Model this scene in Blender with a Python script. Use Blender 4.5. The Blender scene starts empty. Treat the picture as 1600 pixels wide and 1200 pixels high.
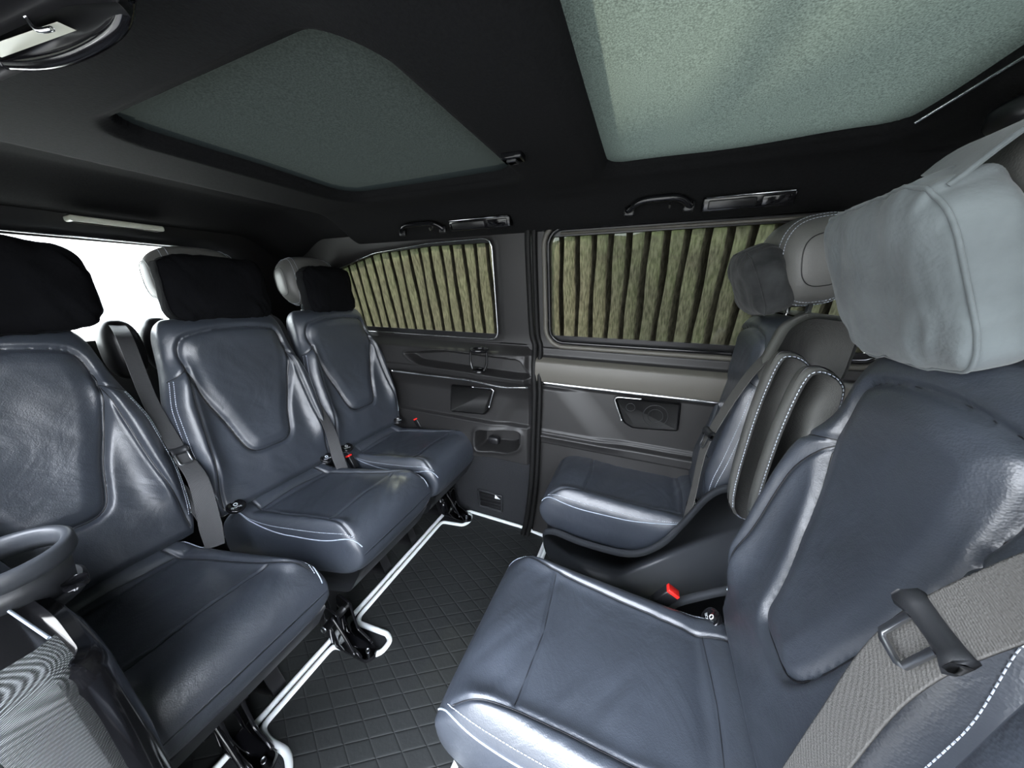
import bpy, math
import numpy as np
from mathutils import Vector, Matrix

S = 1.22                       # scene units below are scaled by this to real metres
sc = bpy.context.scene
C = sc.collection
rng = np.random.default_rng(7)

# ------------------------------------------------------------------ camera
F_PX = 485.0
PITCH = math.atan2(150, F_PX); YAW = math.radians(22.5)
cam_d = bpy.data.cameras.new('camera'); cam = bpy.data.objects.new('camera', cam_d); C.objects.link(cam)
cam.location = (0, 0, 1.12 * S)
cam.rotation_euler = (math.pi / 2 - PITCH, 0, YAW)
cam_d.sensor_width = 36; cam_d.lens = F_PX / 1600 * 36; cam_d.clip_start = 0.01
sc.camera = cam

# ------------------------------------------------------------------ sky, sun, exposure
w = bpy.data.worlds.new('sky'); sc.world = w; w.use_nodes = True
nt = w.node_tree; nt.nodes.clear()
out = nt.nodes.new('ShaderNodeOutputWorld'); bg = nt.nodes.new('ShaderNodeBackground')
tc = nt.nodes.new('ShaderNodeTexCoord'); sep = nt.nodes.new('ShaderNodeSeparateXYZ'); cr = nt.nodes.new('ShaderNodeValToRGB')
nt.links.new(tc.outputs['Generated'], sep.inputs[0]); nt.links.new(sep.outputs['Z'], cr.inputs[0])
cr.color_ramp.elements[0].color = (0.46, 0.475, 0.49, 1); cr.color_ramp.elements[1].color = (0.86, 0.93, 1.06, 1); cr.color_ramp.elements[1].position = .75
nt.links.new(cr.outputs[0], bg.inputs[0]); bg.inputs[1].default_value = 4.6
nt.links.new(bg.outputs[0], out.inputs[0])
sun_d = bpy.data.lights.new('sun', 'SUN'); sun = bpy.data.objects.new('sun', sun_d); C.objects.link(sun)
sun_d.energy = 8; sun_d.angle = 0.05; sun_d.color = (1, .95, .85)
sun.rotation_euler = Vector((-.45, 0.55, 1.0)).to_track_quat('Z', 'Y').to_euler()
sc.view_settings.view_transform = 'Standard'; sc.view_settings.look = 'None'
sc.view_settings.exposure = 2.55; sc.view_settings.gamma = 1; sc.view_settings.use_curve_mapping = False
sc.cycles.max_bounces = 10; sc.cycles.transparent_max_bounces = 16
sc.cycles.use_denoising = True

# ------------------------------------------------------------------ materials
def mat(name, col, rough=.6, metal=0, spec=.5, bump=None, var=None, sheen=0, coat=0):
    m = bpy.data.materials.new(name); m.use_nodes = True
    n = m.node_tree; b = n.nodes['Principled BSDF']
    b.inputs['Base Color'].default_value = (*col, 1); b.inputs['Roughness'].default_value = rough
    b.inputs['Metallic'].default_value = metal; b.inputs['Specular IOR Level'].default_value = spec
    b.inputs['Sheen Weight'].default_value = sheen; b.inputs['Coat Weight'].default_value = coat; b.inputs['Coat Roughness'].default_value = .42
    t = n.nodes.new('ShaderNodeTexCoord')
    prev = None
    for (kind, scale, strength, dist) in (bump or []):
        if kind == 'voronoi':
            x = n.nodes.new('ShaderNodeTexVoronoi'); x.inputs['Scale'].default_value = scale; o = x.outputs['Distance']
        elif kind == 'wave':
            x = n.nodes.new('ShaderNodeTexWave'); x.inputs['Scale'].default_value = scale; o = x.outputs['Fac']
        else:
            x = n.nodes.new('ShaderNodeTexNoise'); x.inputs['Scale'].default_value = scale
            x.inputs['Detail'].default_value = 4; o = x.outputs['Fac']
            if kind == 'wrinkle': x.inputs['Distortion'].default_value = 1.2
        n.links.new(t.outputs['Object'], x.inputs['Vector'])
        bp = n.nodes.new('ShaderNodeBump'); bp.inputs['Strength'].default_value = strength; bp.inputs['Distance'].default_value = dist
        n.links.new(o, bp.inputs['Height'])
        if prev: n.links.new(prev.outputs[0], bp.inputs['Normal'])
        prev = bp
    if prev: n.links.new(prev.outputs[0], b.inputs['Normal'])
    if var:
        scale, lo, hi = var
        x = n.nodes.new('ShaderNodeTexNoise'); x.inputs['Scale'].default_value = scale; x.inputs['Detail'].default_value = 5
        r = n.nodes.new('ShaderNodeValToRGB')
        r.color_ramp.elements[0].position = .3; r.color_ramp.elements[1].position = .7
        r.color_ramp.elements[0].color = (*[c * lo for c in col], 1); r.color_ramp.elements[1].color = (*[min(1, c * hi) for c in col], 1)
        n.links.new(t.outputs['Object'], x.inputs['Vector']); n.links.new(x.outputs['Fac'], r.inputs[0]); n.links.new(r.outputs[0], b.inputs['Base Color'])
    return m

M = {}
M['leather'] = mat('leather', (.030, .0355, .046), .40, spec=.7, coat=.35, bump=[('voronoi', 420, .22, .0012), ('wrinkle', 6, .45, .012), ('wrinkle', 19, .22, .004), ('noise', 70, .12, .002)], var=(5, .85, 1.2))
M['leather_side'] = mat('leather_side', (.125, .125, .118), .42, spec=.6, bump=[('voronoi', 420, .2, .0012), ('wrinkle', 9, .2, .008)])
M['stitch'] = mat('stitch', (.55, .6, .68), .7)
M['piping'] = mat('piping', (.30, .34, .40), .6)
M['plastic'] = mat('plastic', (.015, .016, .018), .42, bump=[('noise', 500, .12, .001)])
M['trim'] = mat('trim', (.0145, .0140, .0140), .48, bump=[('noise', 420, .14, .001)])
M['black'] = mat('black', (.008, .008, .009), .35)
M['gloss'] = mat('gloss', (.006, .006, .007), .12)
M['rubber'] = mat('rubber', (.004, .004, .004), .6, spec=.25)
M['chrome'] = mat('chrome', (.75, .77, .78), .22, 1)
M['steel'] = mat('steel', (.35, .36, .38), .35, 1)
M['beige'] = mat('beige', (.085, .080, .068), .5, bump=[('voronoi', 350, .15, .001)])
M['headliner'] = mat('headliner', (.0064, .0066, .0070), .95, spec=.2, bump=[('noise', 260, .3, .002)], var=(160, .7, 1.3))
M['carpet'] = mat('carpet', (.018, .019, .021), .95, spec=.2, bump=[('noise', 300, .6, .003)])
M['belt'] = mat('belt', (.075, .073, .069), .6, bump=[('wave', 520, .3, .0008), ('voronoi', 600, .4, .001)])
M['pillow_grey'] = mat('pillow_grey', (.040, .042, .043), .95, spec=.15, sheen=.1, bump=[('wrinkle', 9, .35, .02), ('noise', 150, .3, .002)], var=(14, .5, 1.35))
M['belt_dark'] = mat('belt_dark', (.035, .0355, .037), .6, bump=[('wave', 160, .4, .0012)])
M['pillow'] = mat('pillow', (.095, .108, .111), .95, spec=.15, sheen=.15, bump=[('wrinkle', 9, .35, .02), ('noise', 150, .3, .002)], var=(11, .66, 1.2))
M['pillow_dark'] = mat('pillow_dark', (.0032, .0034, .0042), .95, spec=.1, sheen=.0, bump=[('wrinkle', 9, .35, .02), ('noise', 150, .3, .002)], var=(11, .7, 1.25))
M['red'] = mat('red', (.75, .02, .015), .4)
M['white'] = mat('white', (.8, .83, .84), .55)
M['mat_edge'] = mat('mat_edge', (.72, .75, .75), .6, bump=[('noise', 300, .3, .001)])
M['grille'] = mat('grille', (.010, .010, .010), .5, bump=[('voronoi', 700, .8, .001)])
M['cover'] = mat('cover', (.032, .035, .040), .42, bump=[('noise', 420, .14, .001)])
M['body'] = mat('body', (.22, .225, .23), .4)
M['lamp'] = mat('lamp', (.65, .66, .55), .3)
M['felt'] = mat('felt', (.10, .125, .15), .9, bump=[('noise', 220, .5, .003)])
M['grass'] = mat('grass', (.40, .405, .40), .9, var=(.6, .6, 1.3))
M['hedge'] = mat('hedge', (.10, .125, .045), .9, var=(3, .3, 1.8), bump=[('noise', 14, 1, .1)])
M['field_trees'] = mat('field_trees', (.15, .155, .15), .9)
M['glove'] = mat('glove', (.02, .02, .021), .6)

def fabric_trans(name, col, transp, tcol, noise=160, stretch=(1, 1, 1), lo=.55, hi=1.25):
    m = bpy.data.materials.new(name); m.use_nodes = True; n = m.node_tree; n.nodes.clear()
    o = n.nodes.new('ShaderNodeOutputMaterial'); d = n.nodes.new('ShaderNodeBsdfDiffuse'); t = n.nodes.new('ShaderNodeBsdfTranslucent')
    tr = n.nodes.new('ShaderNodeBsdfTransparent'); a = n.nodes.new('ShaderNodeMixShader'); b = n.nodes.new('ShaderNodeMixShader')
    tcn = n.nodes.new('ShaderNodeTexCoord'); mp = n.nodes.new('ShaderNodeMapping'); mp.inputs['Scale'].default_value = stretch
    x = n.nodes.new('ShaderNodeTexNoise'); x.inputs['Scale'].default_value = noise; x.inputs['Detail'].default_value = 3
    r = n.nodes.new('ShaderNodeValToRGB'); r.color_ramp.elements[0].position = .35; r.color_ramp.elements[1].position = .65
    r.color_ramp.elements[0].color = (*[c * lo for c in col], 1); r.color_ramp.elements[1].color = (*[min(1, c * hi) for c in col], 1)
    n.links.new(tcn.outputs['Object'], mp.inputs[0]); n.links.new(mp.outputs[0], x.inputs['Vector']); n.links.new(x.outputs['Fac'], r.inputs[0])
    n.links.new(r.outputs[0], t.inputs[0]); n.links.new(r.outputs[0], d.inputs[0]); tr.inputs[0].default_value = (*tcol, 1)
    a.inputs[0].default_value = .7; n.links.new(d.outputs[0], a.inputs[1]); n.links.new(t.outputs[0], a.inputs[2])
    b.inputs[0].default_value = transp; n.links.new(a.outputs[0], b.inputs[1]); n.links.new(tr.outputs[0], b.inputs[2])
    n.links.new(b.outputs[0], o.inputs[0]); return m
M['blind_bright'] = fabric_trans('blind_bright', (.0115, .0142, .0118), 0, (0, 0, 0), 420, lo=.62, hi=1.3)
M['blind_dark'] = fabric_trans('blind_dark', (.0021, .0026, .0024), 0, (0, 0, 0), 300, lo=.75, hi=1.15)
M['curtain'] = fabric_trans('curtain', (.0195, .0178, .0122), .03, (.8, .85, .75), 60, (3, 3, .10), .5, 1.4)

def quilt_material():
    m = mat('quilt', (.014, .0155, .0155), .7, spec=.25); n = m.node_tree; b = n.nodes['Principled BSDF']
    t = n.nodes.new('ShaderNodeTexCoord'); sp = n.nodes.new('ShaderNodeSeparateXYZ'); n.links.new(t.outputs['Object'], sp.inputs[0])
    def math_(op, a, b_=None):
        q = n.nodes.new('ShaderNodeMath'); q.operation = op
        for i, v in enumerate((a, b_)):
            if v is None: continue
            if isinstance(v, (int, float)): q.inputs[i].default_value = v
            else: n.links.new(v, q.inputs[i])
        return q.outputs[0]
    X, Y = sp.outputs['X'], sp.outputs['Y']
    lines = []
    for ang, P in ((33, .041 * S), (-25, .052 * S)):
        ca, sa = math.cos(math.radians(ang)), math.sin(math.radians(ang))
        e = math_('ADD', math_('MULTIPLY', X, -sa), math_('MULTIPLY', Y, ca))
        fr = math_('FRACT', math_('ADD', math_('DIVIDE', e, P), 100))
        lines.append(math_('ABSOLUTE', math_('SUBTRACT', fr, .5)))
    mx = math_('MAXIMUM', lines[0], lines[1])
    hgt = math_('POWER', math_('MULTIPLY', mx, 2), 14)
    hgt = math_('SUBTRACT', 1, hgt)
    ns = n.nodes.new('ShaderNodeTexNoise'); ns.inputs['Scale'].default_value = 90; n.links.new(t.outputs['Object'], ns.inputs['Vector'])
    hh = math_('ADD', hgt, math_('MULTIPLY', ns.outputs['Fac'], .25))
    bp = n.nodes.new('ShaderNodeBump'); bp.inputs['Strength'].default_value = .45; bp.inputs['Distance'].default_value = .005
    n.links.new(hh, bp.inputs['Height']); n.links.new(bp.outputs[0], b.inputs['Normal'])
    return m
M['quilt'] = quilt_material()

def weave_material():
    m = mat('weave', (.075, .08, .08), .5, spec=.6); n = m.node_tree; b = n.nodes['Principled BSDF']
    t = n.nodes.new('ShaderNodeTexCoord')
    prev = None
    for rot, sc_ in ((.5, 120), (-1.1, 170)):
        mp = n.nodes.new('ShaderNodeMapping'); mp.inputs['Rotation'].default_value = (rot * .3, rot, 0)
        x = n.nodes.new('ShaderNodeTexWave'); x.inputs['Scale'].default_value = sc_
        n.links.new(t.outputs['Object'], mp.inputs[0]); n.links.new(mp.outputs[0], x.inputs['Vector'])
        bp = n.nodes.new('ShaderNodeBump'); bp.inputs['Strength'].default_value = .9; bp.inputs['Distance'].default_value = .003
        n.links.new(x.outputs['Fac'], bp.inputs['Height'])
        if prev: n.links.new(prev.outputs[0], bp.inputs['Normal'])
        prev = bp
    n.links.new(prev.outputs[0], b.inputs['Normal']); return m
M['weave'] = weave_material()

# ------------------------------------------------------------------ helpers
def link_mesh(name, V, Fc, m, parent=None, smooth=True, base=(0, 0, 0)):
    V = (np.asarray(V, float) - np.asarray(base, float)) * S
    me = bpy.data.meshes.new(name); me.from_pydata(V.tolist(), [], [tuple(int(i) for i in f) for f in Fc]); me.update()
    if smooth:
        me.polygons.foreach_set('use_smooth', [True] * len(me.polygons))
    me.materials.append(M[m] if isinstance(m, str) else m)
    o = bpy.data.objects.new(name, me); C.objects.link(o)
    if parent: o.parent = parent
    else: o.location = Vector(base) * S
    return o

def tag(o, label=None, cat=None, group=None, kind=None):
    if label: o['label'] = label
    if cat: o['category'] = cat
    if group: o['group'] = group
    if kind: o['kind'] = kind
    return o

class Thing:
    def __init__(s, name, base, label, cat, group=None):
        s.base = base; s.o = bpy.data.objects.new(name, None); s.o.empty_display_size = .05; C.objects.link(s.o)
        s.o.location = Vector(base) * S; tag(s.o, label, cat, group)
    def add(s, name, geo, m, parent=None, smooth=True, label=None):
        V, Fc = geo
        q = link_mesh(name, V, Fc, m, parent or s.o, smooth, s.base)
        if label: q['label'] = label
        return q

def solo(name, geo, m, label, cat, group=None, smooth=True, base=None):
    V, Fc = geo; V = np.asarray(V, float)
    if base is None: base = (*((V.min(0) + V.max(0)) / 2)[:2], V[:, 2].min())
    return tag(link_mesh(name, V, Fc, m, None, smooth, base), label, cat, group)

def struct(name, geo, m, smooth=False, parent=None):
    o = link_mesh(name, geo[0], geo[1], m, parent, smooth)
    if not parent: o['kind'] = 'structure'
    return o

def merge(*gs):
    V = []; Fc = []; n = 0
    for v, f in gs:
        V += [tuple(p) for p in v]; Fc += [tuple(int(i) + n for i in q) for q in f]; n += len(v)
    return V, Fc

def grid(P, closed_u=False, closed_v=False, cap_u=False):
    """P[nu,nv,3]; faces between neighbours; cap_u closes both ends in u with n-gons of the v loop"""
    nu, nv = P.shape[:2]; V = P.reshape(-1, 3)
    iu = np.arange(nu if closed_u else nu - 1); iv = np.arange(nv if closed_v else nv - 1)
    A, B = np.meshgrid(iu, iv, indexing='ij'); A2 = (A + 1) % nu; B2 = (B + 1) % nv
    Fc = np.stack([A * nv + B, A2 * nv + B, A2 * nv + B2, A * nv + B2], -1).reshape(-1, 4).tolist()
    if cap_u: Fc.append(list(range(nv))[::-1]); Fc.append([(nu - 1) * nv + i for i in range(nv)])
    return V, Fc

def bbox(x0, x1, y0, y1, z0, z1, r=.004, seg=3):
    """box with rounded edges (superellipsoid-ish rounding by inflating a small core)"""
    r = min(r, (x1 - x0) / 2 - 1e-5, (y1 - y0) / 2 - 1e-5, (z1 - z0) / 2 - 1e-5)
    n = seg * 2 + 2
    def ax(a, b):
        t = np.sin(np.linspace(-1, 1, n) * math.pi / 2)
        return t, a, b
    V = []; idx = {}; Fc = []
    th = np.linspace(0, math.pi, 2 * seg + 2); ph = np.linspace(0, 2 * math.pi, 4 * (seg + 1) + 1)[:-1]
    # rounded box as a sphere grid pushed out to the corners
    P = np.zeros((len(th), len(ph), 3))
    for i, a in enumerate(th):
        for j, b in enumerate(ph):
            b2 = b + math.pi / (4 * (seg + 1))
            d = np.array([math.sin(a) * math.cos(b2), math.sin(a) * math.sin(b2), math.cos(a)])
            c = np.array([(x1 - r) if d[0] > 0 else (x0 + r), (y1 - r) if d[1] > 0 else (y0 + r), (z1 - r) if i <= seg else (z0 + r)])
            P[i, j] = c + d * r
    return grid(P, closed_v=True, cap_u=True)

def rotg(geo, c, ax, ang):
    R_ = np.array(Matrix.Rotation(ang, 3, ax)); V = (np.asarray(geo[0], float) - c) @ R_.T + c
    return V, geo[1]

def catmull(pts, n=8, closed=False):
    p = np.asarray(pts, float); N = len(p); out_ = []
    segs = range(N if closed else N - 1)
    for i in segs:
        g = lambda k: p[k % N] if closed else p[min(max(k, 0), N - 1)]
        p0, p1, p2, p3 = g(i - 1), g(i), g(i + 1), g(i + 2)
        for t in np.linspace(0, 1, n, endpoint=False):
            out_.append(.5 * ((2 * p1) + (-p0 + p2) * t + (2 * p0 - 5 * p1 + 4 * p2 - p3) * t * t + (-p0 + 3 * p1 - 3 * p2 + p3) * t ** 3))
    if not closed: out_.append(p[-1])
    return np.array(out_)

def tube(path, r, seg=8, closed=False, cap=True, flat=None):
    p = np.asarray(path, float); n = len(p)
    T = np.roll(p, -1, 0) - np.roll(p, 1, 0)
    if not closed: T[0] = p[1] - p[0]; T[-1] = p[-1] - p[-2]
    T /= np.linalg.norm(T, axis=1)[:, None] + 1e-12
    up = np.array([0, 0, 1.]) if abs(T[0] @ np.array([0, 0, 1.])) < .9 else np.array([0, 1., 0])
    if flat is not None: up = np.asarray(flat, float)
    rr = np.broadcast_to(np.asarray(r, float), (n,))
    P = np.zeros((n, seg, 3)); N_ = up
    for i in range(n):
        N_ = N_ - T[i] * (N_ @ T[i]); N_ = N_ / (np.linalg.norm(N_) + 1e-12); B = np.cross(T[i], N_)
        for j in range(seg):
            a = 2 * math.pi * j / seg; P[i, j] = p[i] + rr[i] * (math.cos(a) * N_ + math.sin(a) * B)
    return grid(P, closed_u=closed, closed_v=True, cap_u=(cap and not closed))

def dashes(path, length=.0038, gap=.0018, r=.0007):
    """a row of stitches along a path"""
    p = np.asarray(path, float); d = np.r_[0, np.cumsum(np.linalg.norm(np.diff(p, axis=0), axis=1))]
    gs = []; s = 0
    f = lambda q: np.array([np.interp(q, d, p[:, k]) for k in range(3)])
    while s + length < d[-1]:
        gs.append(tube([f(s), f(s + length)], r, 4)); s += length + gap
    return merge(*gs)

def ribbon(path, wdir, width, th=.0016, ncross=2):
    """strap swept along path, width direction per point"""
    p = np.asarray(path, float); n = len(p); W = np.broadcast_to(np.asarray(wdir, float), (n, 3)).copy()
    T = np.gradient(p, axis=0); T /= np.linalg.norm(T, axis=1)[:, None]
    W -= T * (W * T).sum(1)[:, None]; W /= np.linalg.norm(W, axis=1)[:, None]; N_ = np.cross(T, W)
    wd = np.broadcast_to(np.asarray(width, float), (n,))[:, None]
    loop = [(-.5, -.5), (-.47, -.5 - .0), (.47, -.5), (.5, -.5), (.5, .5), (.47, .5), (-.47, .5), (-.5, .5)]
    P = np.stack([p + W * wd * a + N_ * th * b for a, b in loop], 1)
    return grid(P, closed_v=True, cap_u=True)

def prism(poly, axis, a, b, bevel=0):
    """extrude 2D polygon along axis (0 x,1 y,2 z) from a to b; poly in the two other axes order; optional inset bevel"""
    p = np.asarray(poly, float); n = len(p)
    def put(q, v):
        o_ = np.zeros((n, 3)); k = [i for i in range(3) if i != axis]; o_[:, k[0]] = q[:, 0]; o_[:, k[1]] = q[:, 1]; o_[:, axis] = v; return o_
    if bevel:
        c = inset(p, bevel); sg = 1 if b > a else -1
        L = [put(c, a), put(p, a + sg * bevel), put(p, b - sg * bevel), put(c, b)]
    else: L = [put(p, a), put(p, b)]
    P = np.stack(L, 0)
    return grid(P, closed_v=True, cap_u=True)

def inset(p, d):
    n = len(p); area = .5 * np.sum(p[:, 0] * np.roll(p[:, 1], -1) - np.roll(p[:, 0], -1) * p[:, 1]); sg = 1 if area > 0 else -1
    out_ = np.zeros_like(p)
    for i in range(n):
        e1 = p[i] - p[i - 1]; e2 = p[(i + 1) % n] - p[i]
        e1 /= np.linalg.norm(e1) + 1e-9; e2 /= np.linalg.norm(e2) + 1e-9
        n1 = np.array([-e1[1], e1[0]]) * sg; n2 = np.array([-e2[1], e2[0]]) * sg; m_ = n1 + n2; L = np.linalg.norm(m_)
        m_ = m_ / (L + 1e-9); out_[i] = p[i] + m_ * d / max(.4, (m_ @ n1))
    return out_

def rrect(x0, x1, y0, y1, r, n=6):
    pts = []
    for cx, cy, a0 in ((x1 - r, y1 - r, 0), (x0 + r, y1 - r, 90), (x0 + r, y0 + r, 180), (x1 - r, y0 + r, 270)):
        for k in range(n + 1):
            a = math.radians(a0 + 90 * k / n); pts.append((cx + r * math.cos(a), cy + r * math.sin(a)))
    return np.array(pts)

def rpoly(pts, r, n=5):
    """round the corners of a polygon"""
    p = np.asarray(pts, float); out_ = []; N = len(p)
    for i in range(N):
        a = p[i - 1] - p[i]; b = p[(i + 1) % N] - p[i]; la, lb = np.linalg.norm(a), np.linalg.norm(b)
        rr = min(r, la * .45, lb * .45); q0 = p[i] + a / la * rr; q2 = p[i] + b / lb * rr
        for t in np.linspace(0, 1, n): out_.append((1 - t) ** 2 * q0 + 2 * t * (1 - t) * p[i] + t * t * q2)
    return np.array(out_)

def ss(a, b, x):
    t = np.clip((np.asarray(x, float) - a) / (b - a), 0, 1); return t * t * (3 - 2 * t)

def dpoly(X, Y, poly, closed=False):
    p = np.asarray(poly, float); q = np.roll(p, -1, 0) if closed else p[1:]; p = p if closed else p[:-1]
    D = np.full(X.shape, 1e9)
    for a, b in zip(p, q):
        d = b - a; t = np.clip(((X - a[0]) * d[0] + (Y - a[1]) * d[1]) / (d @ d + 1e-12), 0, 1)
        D = np.minimum(D, np.hypot(X - a[0] - t * d[0], Y - a[1] - t * d[1]))
    return D

def inside(X, Y, poly):
    p = np.asarray(poly, float); r = np.zeros(X.shape, bool); j = len(p) - 1
    for i in range(len(p)):
        c = (p[i, 1] > Y) != (p[j, 1] > Y)
        with np.errstate(divide='ignore', invalid='ignore'):
            xx = (p[j, 0] - p[i, 0]) * (Y - p[i, 1]) / (p[j, 1] - p[i, 1] + 1e-15) + p[i, 0]
        r ^= c & (X < xx); j = i
    return r

def vnoise(X, Y, f, seed=0):
    g = np.random.default_rng(seed).random((64, 64)); x = X * f + 20; y = Y * f + 20
    x0 = np.floor(x).astype(int); y0 = np.floor(y).astype(int); tx = x - x0; ty = y - y0
    tx = tx * tx * (3 - 2 * tx); ty = ty * ty * (3 - 2 * ty); G = lambda a, b: g[a % 64, b % 64]
    return (G(x0, y0) * (1 - tx) + G(x0 + 1, y0) * tx) * (1 - ty) + (G(x0, y0 + 1) * (1 - tx) + G(x0 + 1, y0 + 1) * tx) * ty - .5

def smooth_interp(x, xs, ys, wdt=.05):
    acc = 0; k = np.linspace(-1, 1, 9); wts = np.cos(k * math.pi / 2) ** 2 + 1e-6
    for kk, ww in zip(k, wts): acc = acc + ww * np.interp(x + kk * wdt, xs, ys)
    return acc / wts.sum()

def loft_box(cx, cy, cz, hx, hy, hz, n=3.2, nu=26, nv=40, fn=None):
    """superellipsoid, optional displacement fn(dir)->scale"""
    u = np.linspace(-math.pi / 2, math.pi / 2, nu); v = np.linspace(-math.pi, math.pi, nv, endpoint=False)
    U_, V_ = np.meshgrid(u, v, indexing='ij'); e = 2 / n
    se = lambda x: np.sign(x) * np.abs(x) ** e
    X = se(np.cos(U_)) * se(np.cos(V_)); Y = se(np.cos(U_)) * se(np.sin(V_)); Z = se(np.sin(U_))
    P = np.stack([X, Y, Z], -1)
    if fn is not None: P = fn(P)
    P = P * np.array([hx, hy, hz]) + np.array([cx, cy, cz])
    return grid(P, closed_v=True, cap_u=True)

# ------------------------------------------------------------------ ceiling (headliner with two roof openings)
ROOF_A = (-.92, -.335, .33, .852)     # rear opening x0,x1,y0,y1
ROOF_B = (-.118, .395, -.02, .900)
def sdf_rr(X, Y, box, r):
    cx, cy = (box[0] + box[1]) / 2, (box[2] + box[3]) / 2; hx, hy = (box[1] - box[0]) / 2 - r, (box[3] - box[2]) / 2 - r
    qx = np.abs(X - cx) - hx; qy = np.abs(Y - cy) - hy
    return np.hypot(np.maximum(qx, 0), np.maximum(qy, 0)) + np.minimum(np.maximum(qx, qy), 0) - r
def ceil_z(X, Y):
    z = np.full(X.shape, 1.385)
    e = ss(.90, 1.10, Y); z = z - .085 * e ** 1.3                      # cove to the far wall
    e = ss(.22, .02, Y) * (X < .5); z = z - .06 * e * ss(-.35, -.5, X)  # cove to the near wall, rear part
    z = z - .012 * np.exp(-((X + .227) / .11) ** 4) * ss(.99, .94, Y)    # beam between the openings
    z = z + .030 * ss(-1.16, -1.19, X) - .075 * ss(-1.36, -1.60, X)      # step behind the rear row
    z = z - .010 * ss(.42, .46, X) * ss(.97, .93, Y)
    d = np.minimum(sdf_rr(X, Y, ROOF_A, .07), sdf_rr(X, Y, ROOF_B, .04))
    lip = ss(.030, .005, d) * .012
    z = z + lip * 1.0 + .06 * ss(.004, -.010, d)
    return z
nx, ny = 420, 240
xs = np.linspace(-1.80, 1.5, nx); ys = np.linspace(-.12, 1.12, ny)
XX, YY = np.meshgrid(xs, ys, indexing='ij'); ZZ = ceil_z(XX, YY)
V, Fc = grid(np.stack([XX, YY, ZZ], -1)); zf = ZZ.reshape(-1)
dA = np.minimum(sdf_rr(XX, YY, ROOF_A, .07), sdf_rr(XX, YY, ROOF_B, .04)).reshape(-1)
Fc = [f for f in Fc if not all(dA[i] < -.008 for i in f)]
struct('ceiling', (V, Fc), 'headliner', True)
# outer steel roof above the headliner, with the glass openings left free
def slab(x0, x1, y0, y1): return bbox(x0, x1, y0, y1, 1.462, 1.49, .003)
struct('trim_1', merge(slab(-1.85, -.93, -.14, 1.14), slab(-.93, -.29, -.14, .27), slab(-.93, -.29, .91, 1.14), slab(-.29, -.16, -.14, 1.14),
                        slab(-.16, .45, .945, 1.14), slab(-.16, .45, -.14, -.06), slab(.45, 1.55, -.14, 1.14)), 'body')
def blind(box, z, m, sag, wav, name, label):
    x = np.linspace(box[0] - .012, box[1] + .012, 50); y = np.linspace(box[2] - .012, box[3] + .012, 60)
    X, Y = np.meshgrid(x, y, indexing='ij')
    u = (X - box[0]) / (box[1] - box[0]); Z = z + wav * np.sin(u * 9) * .3 + wav * vnoise(X, Y, 5, 3)
    o = solo(name, grid(np.stack([X, Y, Z], -1)), m, label, 'roof blind', base=((box[0] + box[1]) / 2, (box[2] + box[3]) / 2, z))
    return o
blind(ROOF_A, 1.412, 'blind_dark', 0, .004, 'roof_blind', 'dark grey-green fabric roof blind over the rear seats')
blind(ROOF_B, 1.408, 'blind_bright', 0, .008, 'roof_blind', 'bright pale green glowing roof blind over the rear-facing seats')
solo('roof_blind_bar', tube([(.398, -.05, 1.392), (.400, .50, 1.392), (.396, .86, 1.392)], .0022, 6), 'chrome', 'thin bright metal rail along the front edge of the pale roof blind', 'rail')

# ------------------------------------------------------------------ walls
def wy(z):
    """far wall plane: upright below the sill, leaning in above it"""
    return 1.165 - .19 * np.maximum(0, np.asarray(z, float) - .93)
def loop_to_rect(hole, x0, x1, z0, z1):
    out_ = []
    c = hole.mean(0)
    for p in hole:
        d = p - c; s = min([(x1 - c[0]) / d[0] if d[0] > 1e-9 else 1e9, (x0 - c[0]) / d[0] if d[0] < -1e-9 else 1e9,
                            (z1 - c[1]) / d[1] if d[1] > 1e-9 else 1e9, (z0 - c[1]) / d[1] if d[1] < -1e-9 else 1e9])
        out_.append(c + d * s)
    return np.array(out_)
def resample(p, n, closed=True):
    q = np.vstack([p, p[:1]]) if closed else p
    d = np.r_[0, np.cumsum(np.linalg.norm(np.diff(q, axis=0), axis=1))]; s = np.linspace(0, d[-1], n, endpoint=not closed)
    return np.stack([np.interp(s, d, q[:, k]) for k in range(q.shape[1])], 1)
def holed_wall(hole, x0, x1, z0, z1, off=0, depth=.03):
    h = resample(hole, 160); # make sure the corners of the rectangle are hit
    r = loop_to_rect(h, x0, x1, z0, z1)
    for cx, cz in ((x0, z0), (x0, z1), (x1, z0), (x1, z1)):
        k = np.argmin(np.hypot(r[:, 0] - cx, r[:, 1] - cz)); r[k] = (cx, cz)
    L = []
    L.append(np.stack([h[:, 0], wy(h[:, 1]) + off + depth, h[:, 1]], 1))
    for t in (0, .25, .5, .75, 1):
        q = h * (1 - t) + r * t; L.append(np.stack([q[:, 0], wy(q[:, 1]) + off + (.004 if t == 0 else 0), q[:, 1]], 1))
    return grid(np.stack(L, 0), closed_v=True)

# window outlines (x,z)
HOLE_Q = rpoly([(-1.37, .915), (-.545, .915), (-.535, 1.292), (-.80, 1.288), (-1.10, 1.262), (-1.36, 1.20)], .035, 6)
HOLE_D = rrect(-.318, .62, .925, 1.302, .045, 8)
struct('wall_left', holed_wall(HOLE_Q, -1.80, -.392, .865, 1.335, 0), 'trim', True)
dr = struct('door_1', holed_wall(HOLE_D, -.372, .80, .90, 1.335, -.002), 'trim', True)
struct('wall_front_left', merge(bbox(.80, 1.5, 1.15, 1.19, -.01, 1.36)), 'plastic')

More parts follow.
